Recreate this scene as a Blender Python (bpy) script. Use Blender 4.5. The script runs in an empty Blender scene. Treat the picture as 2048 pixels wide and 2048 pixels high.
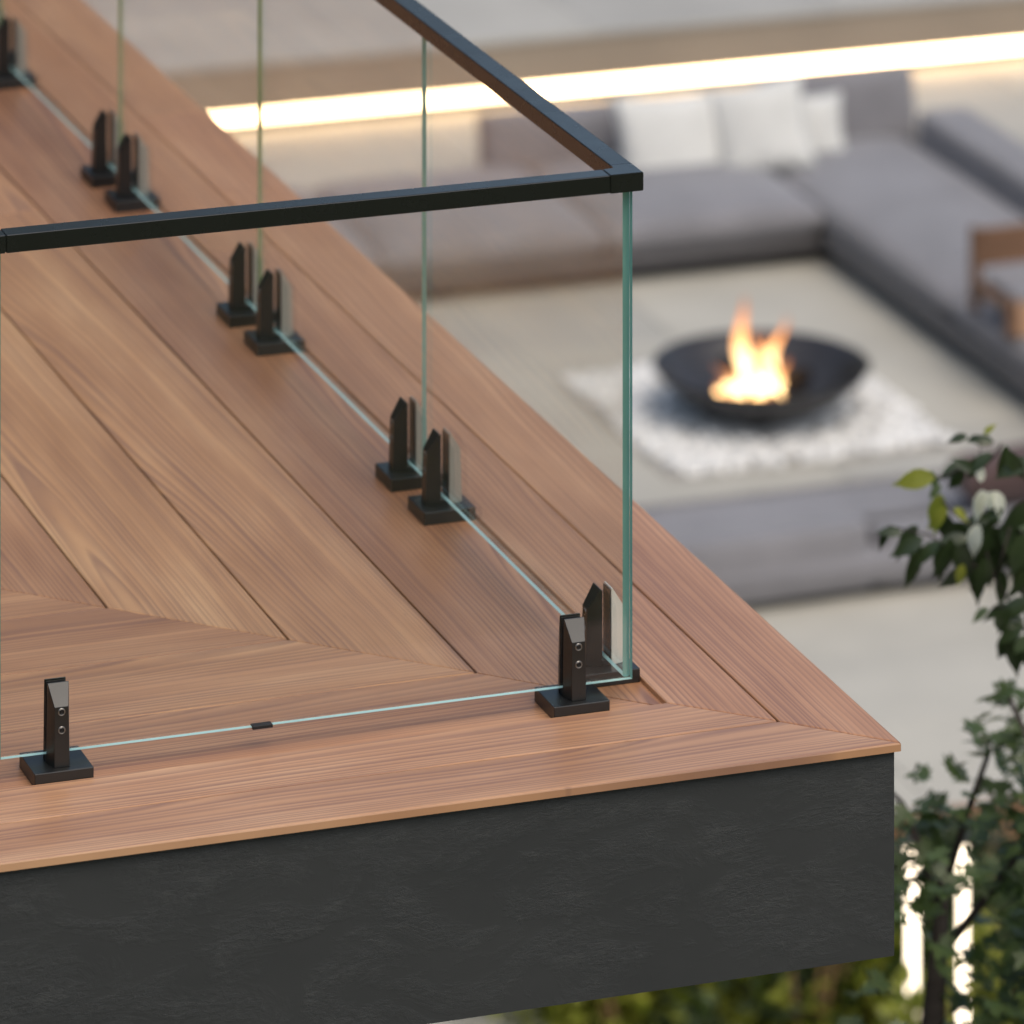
import bpy, bmesh, math, random
from mathutils import Vector, Matrix, noise
random.seed(7)
R = math.radians
scene = bpy.context.scene
COL = scene.collection

# ------------------------------------------------------------------ camera, sky, sun, exposure
THETA = 0.3355                                    # heading of the level, down-shifted camera
cam_d = bpy.data.cameras.new('camera')
cam = bpy.data.objects.new('camera', cam_d); COL.objects.link(cam)
cam.location = (-3.9094, -9.2476, 3.759)
cam.rotation_euler = (R(90), 0, -THETA)
cam_d.sensor_width = 36.0; cam_d.sensor_fit = 'HORIZONTAL'
cam_d.lens = 212.0
cam_d.shift_y = -1.9843
cam_d.clip_start = 0.1; cam_d.clip_end = 2000
cam_d.dof.use_dof = True
cam_d.dof.focus_distance = 9.9
cam_d.dof.aperture_fstop = 4.4
scene.camera = cam

SUN_DIR = Vector((0.10, -0.50, 0.85)).normalized()      # towards the sun
world = bpy.data.worlds.new('World'); scene.world = world; world.use_nodes = True
wn = world.node_tree; wn.nodes.clear()
sky = wn.nodes.new('ShaderNodeTexSky'); sky.sky_type = 'NISHITA'; sky.sun_disc = False
sky.sun_elevation = math.asin(SUN_DIR.z)
sky.sun_rotation = math.atan2(SUN_DIR.x, SUN_DIR.y)
sky.air_density = 1.0; sky.dust_density = 3.5; sky.ozone_density = 0.6
bg = wn.nodes.new('ShaderNodeBackground'); bg.inputs['Strength'].default_value = 0.15
wo = wn.nodes.new('ShaderNodeOutputWorld')
wb = wn.nodes.new('ShaderNodeMix'); wb.data_type = 'RGBA'; wb.blend_type = 'MULTIPLY'; wb.inputs[0].default_value = 1.0
wb.inputs[7].default_value = (0.965, 0.965, 0.90, 1)          # thin evening overcast, less blue than a clear sky
wn.links.new(sky.outputs[0], wb.inputs[6]); wn.links.new(wb.outputs[2], bg.inputs[0]); wn.links.new(bg.outputs[0], wo.inputs[0])
sun_d = bpy.data.lights.new('sun', 'SUN'); sun_d.energy = 0.6; sun_d.angle = R(50); sun_d.color = (1.0, 0.93, 0.84)
sun = bpy.data.objects.new('sun', sun_d); COL.objects.link(sun)
sun.rotation_euler = SUN_DIR.to_track_quat('Z', 'Y').to_euler(); sun.location = (6, -6, 8)
scene.view_settings.view_transform = 'Standard'; scene.view_settings.look = 'None'
scene.view_settings.exposure = 0.62; scene.view_settings.gamma = 1.0
scene.view_settings.use_curve_mapping = False
scene.render.engine = 'CYCLES'
scene.cycles.use_denoising = True
scene.cycles.max_bounces = 10; scene.cycles.transparent_max_bounces = 24
scene.cycles.sample_clamp_indirect = 4.0

# ------------------------------------------------------------------ node helper and materials
class NT:
    def __init__(s, name):
        s.m = bpy.data.materials.new(name); s.m.use_nodes = True
        s.t = s.m.node_tree; s.t.nodes.clear()
        s.out = s.t.nodes.new('ShaderNodeOutputMaterial')
    def n(s, typ, **kw):
        nd = s.t.nodes.new('ShaderNode' + typ)
        for k, v in kw.items(): setattr(nd, k, v)
        return nd
    def link(s, a, b): s.t.links.new(a, b)
    def setin(s, nd, i, v):
        if v is None: return
        if isinstance(v, bpy.types.NodeSocket): s.link(v, nd.inputs[i])
        else: nd.inputs[i].default_value = v
    def math(s, op, a, b=None, c=None, clamp=False):
        nd = s.n('Math', operation=op, use_clamp=clamp)
        s.setin(nd, 0, a); s.setin(nd, 1, b); s.setin(nd, 2, c)
        return nd.outputs[0]
    def vmath(s, op, a, b=None):
        nd = s.n('VectorMath', operation=op); s.setin(nd, 0, a); s.setin(nd, 1, b)
        return nd.outputs[0]
    def noise(s, vec, scale, detail=3.0, rough=0.55, dist=0.0):
        nd = s.n('TexNoise'); s.setin(nd, 'Vector', vec)
        nd.inputs['Scale'].default_value = scale; nd.inputs['Detail'].default_value = detail
        nd.inputs['Roughness'].default_value = rough; nd.inputs['Distortion'].default_value = dist
        return nd.outputs[0]
    def ramp(s, fac, stops):
        nd = s.n('ValToRGB'); s.setin(nd, 0, fac)
        el = nd.color_ramp.elements
        while len(el) > 1: el.remove(el[-1])
        el[0].position = stops[0][0]; el[0].color = (*stops[0][1], 1) if len(stops[0][1]) == 3 else stops[0][1]
        for p, c in stops[1:]:
            e = el.new(p); e.color = (*c, 1)
        return nd.outputs[0]
    def mix(s, fac, a, b, blend='MIX'):
        nd = s.n('Mix', data_type='RGBA', blend_type=blend)
        s.setin(nd, 0, fac)
        for i, v in ((6, a), (7, b)):
            if isinstance(v, tuple) and len(v) == 3: v = (*v, 1)
            s.setin(nd, i, v)
        return nd.outputs[2]
    def pbsdf(s, color, rough=0.5, metallic=0.0, spec=0.5, normal=None, **kw):
        b = s.n('BsdfPrincipled')
        if isinstance(color, tuple) and len(color) == 3: color = (*color, 1)
        s.setin(b, 'Base Color', color); s.setin(b, 'Roughness', rough); s.setin(b, 'Metallic', metallic)
        s.setin(b, 'Specular IOR Level', spec); s.setin(b, 'Normal', normal)
        for k, v in kw.items(): s.setin(b, k.replace('_', ' '), v)
        return b.outputs[0]
    def bump(s, h, strength, dist=0.001):
        nd = s.n('Bump'); s.setin(nd, 'Height', h); nd.inputs['Strength'].default_value = strength
        nd.inputs['Distance'].default_value = dist
        return nd.outputs[0]
    def done(s, sh): s.link(sh, s.out.inputs[0]); return s.m
    def obj(s): return s.n('TexCoord').outputs['Object']

def comb(t, x, y, z):
    nd = t.n('CombineXYZ'); t.setin(nd, 0, x); t.setin(nd, 1, y); t.setin(nd, 2, z); return nd.outputs[0]

def m_wood():
    t = NT('oiled_decking'); sep = t.n('SeparateXYZ'); t.link(t.obj(), sep.inputs[0])
    X, Y, Z = sep.outputs
    oi = t.n('ObjectInfo'); rnd = oi.outputs['Random']
    seed = t.math('MULTIPLY', rnd, 57.0)
    Ys = Y
    # a slightly tapering log sawn flat: long nested arches near the heart, straight grain away from it
    r1 = t.math('FRACT', t.math('MULTIPLY', rnd, 7.31)); r2 = t.math('FRACT', t.math('MULTIPLY', rnd, 23.7))
    w1 = t.math('SUBTRACT', t.noise(comb(t, t.math('MULTIPLY_ADD', X, 1.3, seed), 0.0, seed), 1.0, 3.0, 0.5), 0.5)
    w2 = t.math('SUBTRACT', t.noise(comb(t, t.math('MULTIPLY_ADD', X, 0.9, seed), 4.0, seed), 1.0, 2.0, 0.5), 0.5)
    w3 = t.math('SUBTRACT', t.noise(comb(t, t.math('MULTIPLY_ADD', X, 6.0, seed), t.math('MULTIPLY', Ys, 22.0), 2.0), 1.0, 2.0, 0.5), 0.5)
    yc = t.math('MULTIPLY', t.math('SIGN', t.math('SUBTRACT', r1, 0.5)), t.math('MULTIPLY_ADD', r2, 0.12, 0.065))
    a = t.math('ADD', t.math('SUBTRACT', Ys, yc), t.math('ADD', t.math('MULTIPLY', w1, 0.016), t.math('MULTIPLY', w3, 0.004)))
    b = t.math('ADD', t.math('MULTIPLY_ADD', X, t.math('MULTIPLY_ADD', r2, 0.030, 0.012), t.math('MULTIPLY_ADD', r2, 0.08, 0.06)), t.math('MULTIPLY', w2, 0.035))
    r = t.math('SQRT', t.math('ADD', t.math('MULTIPLY', a, a), t.math('MULTIPLY', b, b)))
    ringn = t.noise(comb(t, t.math('MULTIPLY', r, 38.0), seed, 0.0), 1.0, 3.0)
    ph = t.math('ADD', t.math('MULTIPLY', r, 108.0), t.math('MULTIPLY', ringn, 4.0))
    fr = t.math('FRACT', ph)
    band = t.math('MULTIPLY', t.math('POWER', fr, 1.5), t.math('SMOOTH_MIN', t.math('MULTIPLY', t.math('SUBTRACT', 1.0, fr), 4.0), 1.0, 0.3))
    amp = t.noise(comb(t, t.math('MULTIPLY_ADD', X, 0.9, seed), t.math('MULTIPLY', Ys, 11.0), 3.0), 1.3, 3.0)
    amp = t.math('MULTIPLY_ADD', amp, 3.0, -0.60, clamp=True)
    fib = t.noise(comb(t, t.math('MULTIPLY_ADD', X, 9.0, seed), t.math('MULTIPLY', Ys, 420.0), 0.0), 1.0, 3.0, 0.6)
    fleck = t.noise(comb(t, t.math('MULTIPLY_ADD', X, 26.0, seed), t.math('MULTIPLY', Ys, 230.0), 9.0), 1.0, 1.0)
    fleck = t.math('MULTIPLY_ADD', fleck, 9.0, -6.3, clamp=True)
    tone = t.noise(comb(t, t.math('MULTIPLY_ADD', X, 1.0, seed), t.math('MULTIPLY', Ys, 6.0), 5.0), 1.5, 3.0)
    base = t.ramp(tone, [(0.3, (0.345, 0.165, 0.074)), (0.52, (0.445, 0.228, 0.110)), (0.72, (0.540, 0.306, 0.160))])
    f = t.math('MULTIPLY', band, amp)
    c = t.mix(t.math('MULTIPLY', f, 1.05, clamp=True), base, (0.145, 0.068, 0.052))
    c = t.mix(t.math('MULTIPLY_ADD', fib, 0.55, -0.12, clamp=True), c, t.mix(0.5, c, (0.27, 0.12, 0.065)))
    c = t.mix(t.math('MULTIPLY', fleck, 0.45), c, (0.13, 0.065, 0.045))
    c = t.mix(1.0, c, oi.outputs['Color'], 'MULTIPLY')
    h = t.math('SUBTRACT', t.math('MULTIPLY', fib, 0.5), t.math('MULTIPLY', f, 0.8))
    nor = t.bump(h, 0.30, 0.0006)
    rough = t.math('ADD', t.math('MULTIPLY_ADD', f, 0.10, 0.31), t.math('MULTIPLY', fib, 0.10))
    return t.done(t.pbsdf(c, rough, 0.0, 0.58, nor))

def m_metal(name, col, rough, metallic=0.85, grain=900.0, spec=0.5):
    t = NT(name); o = t.obj()
    n = t.noise(o, grain, 2.0, 0.6)
    n2 = t.noise(o, 12.0, 3.0)
    rr = t.math('MULTIPLY_ADD', n2, 0.12, rough - 0.06)
    return t.done(t.pbsdf(col, rr, metallic, spec, t.bump(n, 0.10, 0.0003)))

def m_plain(name, col, rough=0.6, spec=0.3, var=0.12, scale=8.0, bumpd=0.0, bscale=120.0, sheen=0.0):
    t = NT(name); o = t.obj()
    n = t.noise(o, scale, 4.0)
    lo = tuple(c * (1 - var) for c in col); hi = tuple(min(1, c * (1 + var)) for c in col)
    c = t.ramp(n, [(0.3, lo), (0.7, hi)])
    nor = t.bump(t.noise(o, bscale, 3.0), 0.5, bumpd) if bumpd else None
    return t.done(t.pbsdf(c, rough, 0.0, spec, nor, Sheen_Weight=sheen))

def m_stucco():
    t = NT('charcoal_render'); g = t.obj()
    mp = t.n('Mapping'); t.link(g, mp.inputs[0]); mp.inputs['Scale'].default_value = (0.9, 1.0, 1.9); o = mp.outputs[0]
    big = t.noise(o, 7.0, 7.0, 0.62, 0.5)
    trow = t.noise(o, 46.0, 7.0, 0.72, 0.35)
    patch = t.math('MULTIPLY_ADD', big, 5.0, -2.2, clamp=True)
    rid = t.math('ABSOLUTE', t.math('SUBTRACT', trow, 0.5))
    rid = t.math('SUBTRACT', 1.0, t.math('MULTIPLY', rid, 9.0, clamp=True))
    rel = t.math('MULTIPLY', rid, patch)
    fine = t.noise(o, 420.0, 3.0)
    # faint long trowel joint lines, slightly wavy
    sep = t.n('SeparateXYZ'); t.link(g, sep.inputs[0])
    w = t.math('ADD', sep.outputs[2], t.math('MULTIPLY', t.noise(o, 3.0, 5.0), 0.03))
    ln = t.math('ABSOLUTE', t.math('SUBTRACT', t.math('FRACT', t.math('MULTIPLY_ADD', w, 5.2, 0.35)), 0.5))
    ln = t.math('SUBTRACT', 1.0, t.math('MULTIPLY', ln, 60.0, clamp=True))
    ln = t.math('MULTIPLY', ln, t.math('MULTIPLY_ADD', big, 6.0, -2.9, clamp=True))
    h = t.math('ADD', t.math('ADD', t.math('MULTIPLY', rel, 0.9), t.math('MULTIPLY', fine, 0.16)), t.math('ADD', t.math('MULTIPLY', patch, 0.6), t.math('MULTIPLY', ln, 0.5)))
    c = t.ramp(t.noise(o, 3.0, 5.0, 0.6), [(0.3, (0.0275, 0.0292, 0.0300)), (0.7, (0.0345, 0.0362, 0.0368))])
    blot = t.math('MULTIPLY_ADD', t.noise(o, 26.0, 9.0, 0.75, 0.2), 14.0, -7.3, clamp=True)
    speck = t.math('MULTIPLY_ADD', t.noise(o, 95.0, 4.0, 0.7), 16.0, -9.6, clamp=True)
    c = t.mix(t.math('MULTIPLY', rel, 0.25), c, (0.056, 0.060, 0.062))
    c = t.mix(t.math('MULTIPLY', t.math('MULTIPLY', blot, patch), 0.38), c, (0.060, 0.062, 0.061))
    c = t.mix(t.math('MULTIPLY', speck, t.math('MULTIPLY_ADD', patch, 0.22, 0.06)), c, (0.068, 0.073, 0.076))
    h = t.math('ADD', h, t.math('MULTIPLY', t.math('MULTIPLY', blot, patch), 0.5))
    return t.done(t.pbsdf(c, 0.62, 0.0, 0.35, t.bump(h, 0.50, 0.0015)))

def m_glass():
    t = NT('clear_glass')
    fr = t.n('Fresnel'); geo = t.n('NewGeometry')
    t.link(t.math('MULTIPLY_ADD', geo.outputs['Backfacing'], 1 / 1.32 - 1.32, 1.32), fr.inputs[0])   # thin pane: same reflectance from both sides
    tr = t.n('BsdfTransparent'); tr.inputs[0].default_value = (0.985, 0.996, 0.992, 1)
    gl = t.n('BsdfGlossy'); gl.inputs['Roughness'].default_value = 0.0; gl.inputs[0].default_value = (1, 1, 1, 1)
    mx = t.n('MixShader'); t.link(fr.outputs[0], mx.inputs[0]); t.link(tr.outputs[0], mx.inputs[1]); t.link(gl.outputs[0], mx.inputs[2])
    return t.done(mx.outputs[0])

def m_edge(name, col, trans, rough=0.15):
    t = NT(name)
    n = t.noise(t.obj(), 5.0, 3.0)
    c = t.ramp(n, [(0.3, tuple(x * 0.88 for x in col)), (0.7, col)])
    d = t.n('BsdfDiffuse'); t.link(c, d.inputs[0])
    tl = t.n('BsdfTranslucent'); t.link(c, tl.inputs[0])
    gl = t.n('BsdfGlossy'); gl.inputs['Roughness'].default_value = rough; gl.inputs[0].default_value = (0.75, 1, 0.97, 1)
    m1 = t.n('MixShader'); m1.inputs[0].default_value = trans
    t.link(d.outputs[0], m1.inputs[1]); t.link(tl.outputs[0], m1.inputs[2])
    m2 = t.n('MixShader'); m2.inputs[0].default_value = 0.18
    t.link(m1.outputs[0], m2.inputs[1]); t.link(gl.outputs[0], m2.inputs[2])
    return t.done(m2.outputs[0])

def m_emit(name, col, strength):
    t = NT(name); e = t.n('Emission'); e.inputs[0].default_value = (*col, 1); e.inputs[1].default_value = strength
    return t.done(e.outputs[0])

def m_flame():
    t = NT('flame'); sep = t.n('SeparateXYZ'); t.link(t.n('TexCoord').outputs['Generated'], sep.inputs[0])
    c = t.ramp(sep.outputs[2], [(0.0, (1.0, 0.50, 0.16)), (0.3, (1.0, 0.66, 0.32)), (0.65, (1.0, 0.42, 0.15)), (1.0, (0.95, 0.24, 0.07))])
    s = t.math('MULTIPLY_ADD', t.math('POWER', t.math('SUBTRACT', 1.0, sep.outputs[2]), 1.6), 6.5, 0.45)
    e = t.n('Emission'); t.link(c, e.inputs[0]); t.link(s, e.inputs[1])
    lw = t.n('LayerWeight'); lw.inputs[0].default_value = 0.35
    tr = t.n('BsdfTransparent')
    mx = t.n('MixShader'); t.link(t.math('MULTIPLY_ADD', lw.outputs['Facing'], 0.85, t.math('MULTIPLY', sep.outputs[2], 0.35), clamp=True), mx.inputs[0]); t.link(e.outputs[0], mx.inputs[1]); t.link(tr.outputs[0], mx.inputs[2])
    return t.done(mx.outputs[0])

def m_leaf(name, col, col2, trans=0.35, rough=0.38, tint=(1.0, 1.25, 0.5)):
    t = NT(name); oi = t.n('ObjectInfo')
    n = t.noise(t.n('NewGeometry').outputs['Position'], 22.0, 2.0)
    c = t.mix(n, col, col2)
    p = t.pbsdf(c, rough, 0.0, 0.5)
    tl = t.n('BsdfTranslucent'); t.link(t.mix(1.0, c, tint, 'MULTIPLY'), tl.inputs[0])
    mx = t.n('MixShader'); mx.inputs[0].default_value = trans
    t.link(p, mx.inputs[1]); t.link(tl.outputs[0], mx.inputs[2])
    return t.done(mx.outputs[0])

def m_fabric(name, col, weave=700.0, var=0.14):
    t = NT(name); o = t.obj()
    n = t.noise(o, 2.6, 4.0); w = t.noise(o, weave, 2.0)
    c = t.ramp(n, [(0.3, tuple(x * (1 - var) for x in col)), (0.7, tuple(min(1, x * (1 + var)) for x in col))])
    c = t.mix(t.math('MULTIPLY', w, 0.4), c, tuple(x * 0.6 for x in col))
    return t.done(t.pbsdf(c, 0.9, 0.0, 0.2, t.bump(t.math('ADD', w, t.math('MULTIPLY', t.noise(o, 9.0, 4.0), 14.0)), 0.35, 0.002), Sheen_Weight=0.25))

def m_stone(name, col, rough=0.55):
    t = NT(name); o = t.n('NewGeometry').outputs['Position']; oi = t.n('ObjectInfo')
    n = t.noise(o, 1.3, 6.0, 0.6); n2 = t.noise(o, 60.0, 3.0)
    c = t.ramp(n, [(0.3, tuple(x * 0.86 for x in col)), (0.7, tuple(x * 1.08 for x in col))])
    c = t.mix(t.math('MULTIPLY', n2, 0.25), c, tuple(x * 0.7 for x in col))
    c = t.mix(1.0, c, t.ramp(oi.outputs['Random'], [(0.0, (0.88, 0.88, 0.88)), (1.0, (1.04, 1.03, 1.0))]), 'MULTIPLY')
    return t.done(t.pbsdf(c, rough, 0.0, 0.4, t.bump(n2, 0.3, 0.002)))

WOOD = m_wood()
METAL = m_metal('anthracite_metal', (0.006, 0.006, 0.0055), 0.38, 0.0, spec=0.65)
JAW_LIT = m_metal('jaw_bright_reflection', (0.82, 0.80, 0.73), 0.5, 0.35)  # bright reflection on the outer jaw put into a paler colour
JAW_LIT2 = m_metal('jaw_dim_reflection', (0.36, 0.35, 0.31), 0.5, 0.35)  # same painted reflection, dimmer, for the jaws further back
RAILM = m_metal('black_rail_metal', (0.007, 0.008, 0.008), 0.27, 0.0, 1400.0, spec=0.62)
STEEL = m_metal('stainless_steel', (0.30, 0.29, 0.27), 0.30, 1.0)
RUBBER = m_plain('black_rubber', (0.012, 0.012, 0.013), 0.6, 0.3)
SCREWD = m_plain('dark_socket', (0.006, 0.006, 0.006), 0.5, 0.3)
STUCCO = m_stucco()
GAP_SHEET = m_plain('brown_gap_sheet', (0.30, 0.15, 0.075), 0.9, 0.1)
GLASS = m_glass()
EDGE_B = m_edge('polished_glass_edge', (0.62, 1.0, 1.0), 0.5)
EDGE_V = m_edge('vertical_glass_edge', (0.19, 0.42, 0.38), 0.35)
EDGE_D = m_edge('green_glass_edge', (0.20, 0.30, 0.13), 0.35)
STONE = m_stone('sandstone_paving', (0.435, 0.418, 0.375))
STONE2 = m_stone('light_paving', (0.40, 0.39, 0.37))
GROUT = m_plain('paving_bed', (0.33, 0.31, 0.28), 0.9, 0.1)
RISER = m_stone('clay_render', (0.30, 0.25, 0.20), 0.8)
COPING = m_plain('rusty_edging', (0.26, 0.14, 0.075), 0.7, 0.3, 0.3, 5.0)
LED = m_emit('warm_led', (1.0, 0.66, 0.35), 11.0)
LAMP = m_emit('lamp_tube_glow', (1.0, 0.82, 0.60), 3.2)
FLAME = m_flame()
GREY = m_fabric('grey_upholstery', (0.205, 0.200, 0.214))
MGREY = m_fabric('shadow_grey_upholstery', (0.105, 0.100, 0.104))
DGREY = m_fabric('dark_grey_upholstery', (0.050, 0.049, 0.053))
CREAM = m_fabric('cream_linen', (0.62, 0.62, 0.60))
MAROON = m_fabric('brown_upholstery', (0.085, 0.052, 0.050))
TEAK = m_plain('teak', (0.16, 0.088, 0.052), 0.5, 0.4, 0.35, 6.0)
TEAK2 = m_plain('pale_teak', (0.40, 0.24, 0.145), 0.5, 0.4, 0.3, 6.0)
BLACKSTEEL = m_plain('blackened_steel', (0.022, 0.021, 0.023), 0.38, 0.5, 0.3, 6.0)
CHAR = m_plain('charred_wood', (0.018, 0.014, 0.012), 0.9, 0.2, 0.4, 12.0, 0.01, 40.0)
PEBBLE = m_plain('white_pebble', (0.66, 0.655, 0.64), 0.6, 0.3, 0.28, 16.0)
BARK = m_plain('grey_brown_bark', (0.050, 0.042, 0.038), 0.9, 0.2, 0.4, 18.0, 0.004, 60.0)
BARK2 = m_plain('tan_bark', (0.24, 0.15, 0.08), 0.85, 0.2, 0.3, 14.0)
SOIL = m_plain('garden_soil', (0.080, 0.090, 0.030), 0.95, 0.1, 0.4, 4.0, 0.02, 30.0)
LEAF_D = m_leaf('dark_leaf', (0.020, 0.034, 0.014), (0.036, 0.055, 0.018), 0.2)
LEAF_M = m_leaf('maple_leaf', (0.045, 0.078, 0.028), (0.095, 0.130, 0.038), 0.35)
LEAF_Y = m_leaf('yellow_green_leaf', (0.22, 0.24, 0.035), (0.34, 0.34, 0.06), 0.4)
LEAF_O = m_leaf('olive_leaf', (0.28, 0.29, 0.06), (0.44, 0.42, 0.10), 0.4)
LEAF_B = m_leaf('sage_leaf', (0.10, 0.14, 0.085), (0.16, 0.20, 0.11), 0.35)
LEAF_C = m_leaf('cream_leaf', (0.86, 0.85, 0.66), (0.92, 0.91, 0.82), 0.45, 0.4, (1.0, 1.0, 0.95))

# ------------------------------------------------------------------ object helpers
def setp(o, label=None, cat=None, group=None, kind=None):
    for k, v in (('label', label), ('category', cat), ('group', group), ('kind', kind)):
        if v: o[k] = v
    return o
def empty(name, loc=(0, 0, 0), rz=0.0):
    o = bpy.data.objects.new(name, None); COL.objects.link(o); o.location = loc; o.rotation_euler = (0, 0, rz)
    o.empty_display_size = 0.05
    return o
def link_bm(name, bm, mats, parent=None, loc=(0, 0, 0), rz=0.0, smooth=False):
    me = bpy.data.meshes.new(name); bm.normal_update(); bm.to_mesh(me); bm.free()
    return link_me(name, me, mats, parent, loc, rz, smooth)
def link_me(name, me, mats, parent=None, loc=(0, 0, 0), rz=0.0, smooth=False):
    if not me.materials:
        for m in (mats if isinstance(mats, (list, tuple)) else [mats]): me.materials.append(m)
    if smooth:
        for p in me.polygons: p.use_smooth = True
    o = bpy.data.objects.new(name, me); COL.objects.link(o)
    o.parent = parent; o.location = loc; o.rotation_euler = (0, 0, rz)
    return o
def copy_tree(o, parent=None):
    c = o.copy(); COL.objects.link(c); c.parent = parent
    for ch in [x for x in bpy.data.objects if x.parent == o]: copy_tree(ch, c)
    return c
def add_box(bm, x0, x1, y0, y1, z0, z1, bevel=0.0, seg=1):
    vs = [bm.verts.new(p) for p in ((x0, y0, z0), (x1, y0, z0), (x1, y1, z0), (x0, y1, z0), (x0, y0, z1), (x1, y0, z1), (x1, y1, z1), (x0, y1, z1))]
    fs = [bm.faces.new([vs[i] for i in q]) for q in ((3, 2, 1, 0), (4, 5, 6, 7), (0, 1, 5, 4), (1, 2, 6, 5), (2, 3, 7, 6), (3, 0, 4, 7))]
    if bevel > 0:
        es = list({e for f in fs for e in f.edges})
        bmesh.ops.bevel(bm, geom=es, offset=bevel, segments=seg, profile=0.5, affect='EDGES')
    return fs
def box(name, dims, mats, parent=None, bevel=0.0, seg=1, loc=(0, 0, 0), rz=0.0, smooth=False):
    bm = bmesh.new(); add_box(bm, *dims, bevel, seg)
    return link_bm(name, bm, mats, parent, loc, rz, smooth)
def hull(name, pts, mats, parent=None, bevel=0.0, loc=(0, 0, 0), rz=0.0):
    bm = bmesh.new()
    for p in pts: bm.verts.new(p)
    bmesh.ops.convex_hull(bm, input=bm.verts)
    bmesh.ops.dissolve_limit(bm, angle_limit=R(1.0), verts=bm.verts, edges=bm.edges)
    if bevel: bmesh.ops.bevel(bm, geom=list(bm.edges), offset=bevel, segments=1, affect='EDGES')
    return link_bm(name, bm, mats, parent, loc, rz)
def lathe(name, prof, mats, parent=None, n=48, loc=(0, 0, 0), rot=None, smooth=True):
    bm = bmesh.new(); rings = []
    for r, z in prof:
        if r < 1e-6: rings.append([bm.verts.new((0, 0, z))])
        else: rings.append([bm.verts.new((r * math.cos(2 * math.pi * i / n), r * math.sin(2 * math.pi * i / n), z)) for i in range(n)])
    for a, b in zip(rings, rings[1:]):
        for i in range(n):
            q = [a[i % len(a)], a[(i + 1) % len(a)], b[(i + 1) % len(b)], b[i % len(b)]]
            q = [v for k, v in enumerate(q) if v not in q[:k]]
            if len(q) > 2: bm.faces.new(q)
    o = link_bm(name, bm, mats, parent, loc, 0, smooth)
    if rot: o.rotation_euler = rot
    return o
def tube(bm, pts, radii, n=8):
    rings = []
    for i, p in enumerate(pts):
        p = Vector(p); a = Vector(pts[max(i - 1, 0)]); b = Vector(pts[min(i + 1, len(pts) - 1)])
        q = (b - a).normalized().to_track_quat('Z', 'Y')
        rings.append([bm.verts.new(p + q @ Vector((radii[i] * math.cos(2 * math.pi * k / n), radii[i] * math.sin(2 * math.pi * k / n), 0))) for k in range(n)])
    for a, b in zip(rings, rings[1:]):
        for k in range(n): bm.faces.new((a[k], a[(k + 1) % n], b[(k + 1) % n], b[k]))
    bm.faces.new(rings[0][::-1]); bm.faces.new(rings[-1])

# ------------------------------------------------------------------ balcony: slab and decking
slab = empty('balcony_slab'); setp(slab, kind='structure')
box('slab', (-7.0, -0.0073, 0.0127, 12.0, -0.3583, -0.0235), STUCCO, slab)
box('gap_sheet', (-7.0, -0.16, 0.16, 12.0, -0.0234, -0.0229), GAP_SHEET, slab)  # brown sheet added to brighten the gaps between boards
box('slab_rim', (-7.0, -0.0073, 0.0127, 0.12, -0.0233, -0.0150), STUCCO, slab)
box('slab_rim', (-0.1273, -0.0073, 0.1202, 12.0, -0.0233, -0.0150), STUCCO, slab)

deck = empty('balcony_floor'); setp(deck, kind='structure')
TH = 0.0146
def board(poly, z, along, tone, bev=0.0020):
    """poly: world xy corners; local X runs along the grain"""
    rz = 0.0 if along == 'x' else math.pi / 2
    cx = sum(p[0] for p in poly) / len(poly); cy = sum(p[1] for p in poly) / len(poly)
    bm = bmesh.new(); c, s = math.cos(-rz), math.sin(-rz)
    loc = [((p[0] - cx) * c - (p[1] - cy) * s, (p[0] - cx) * s + (p[1] - cy) * c) for p in poly]
    lo = [bm.verts.new((x, y, -TH)) for x, y in loc]; hi = [bm.verts.new((x, y, 0)) for x, y in loc]
    n = len(loc); bm.faces.new(hi); bm.faces.new(lo[::-1])
    for i in range(n): bm.faces.new((lo[i], lo[(i + 1) % n], hi[(i + 1) % n], hi[i]))
    bmesh.ops.recalc_face_normals(bm, faces=bm.faces)
    te = [e for e in bm.edges if all(abs(v.co.z) < 1e-6 for v in e.verts)]
    bmesh.ops.bevel(bm, geom=te, offset=bev, segments=2, profile=0.5, affect='EDGES')
    o = link_bm('board', bm, WOOD, deck, (cx, cy, z), rz)
    o.color = (*tone, 1)
    return o
ring = [0.0, 0.157, 0.304] + [0.556 + 0.2575 * i for i in range(13)]
ringA = list(ring); ringA[2] = 0.2962
def tone_for():
    k = random.uniform(0.90, 1.05); w = random.uniform(-0.03, 0.03)
    return (k * (1 + w), k, k * (1 - w))
tonesB = {0: (1.0, 0.98, 1.02), 1: (0.97, 0.94, 0.97), 2: (0.80, 0.74, 0.72), 3: (1.02, 1.02, 0.98), 4: (1.04, 1.06, 1.02), 5: (0.96, 0.95, 0.96)}
tonesA = {0: (1.03, 1.08, 1.18), 1: (1.04, 1.08, 1.16), 2: (0.93, 0.90, 0.90), 3: (1.05, 1.05, 1.03), 4: (0.97, 0.94, 0.92), 5: (1.06, 1.06, 1.04)}
jointsB = {0: [4.11, 8.2], 1: [3.05, 6.9], 2: [5.6], 3: [3.49, 7.4], 4: [5.0], 5: [4.4], 6: [3.3, 7.2]}
GAP = 0.0019
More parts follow.
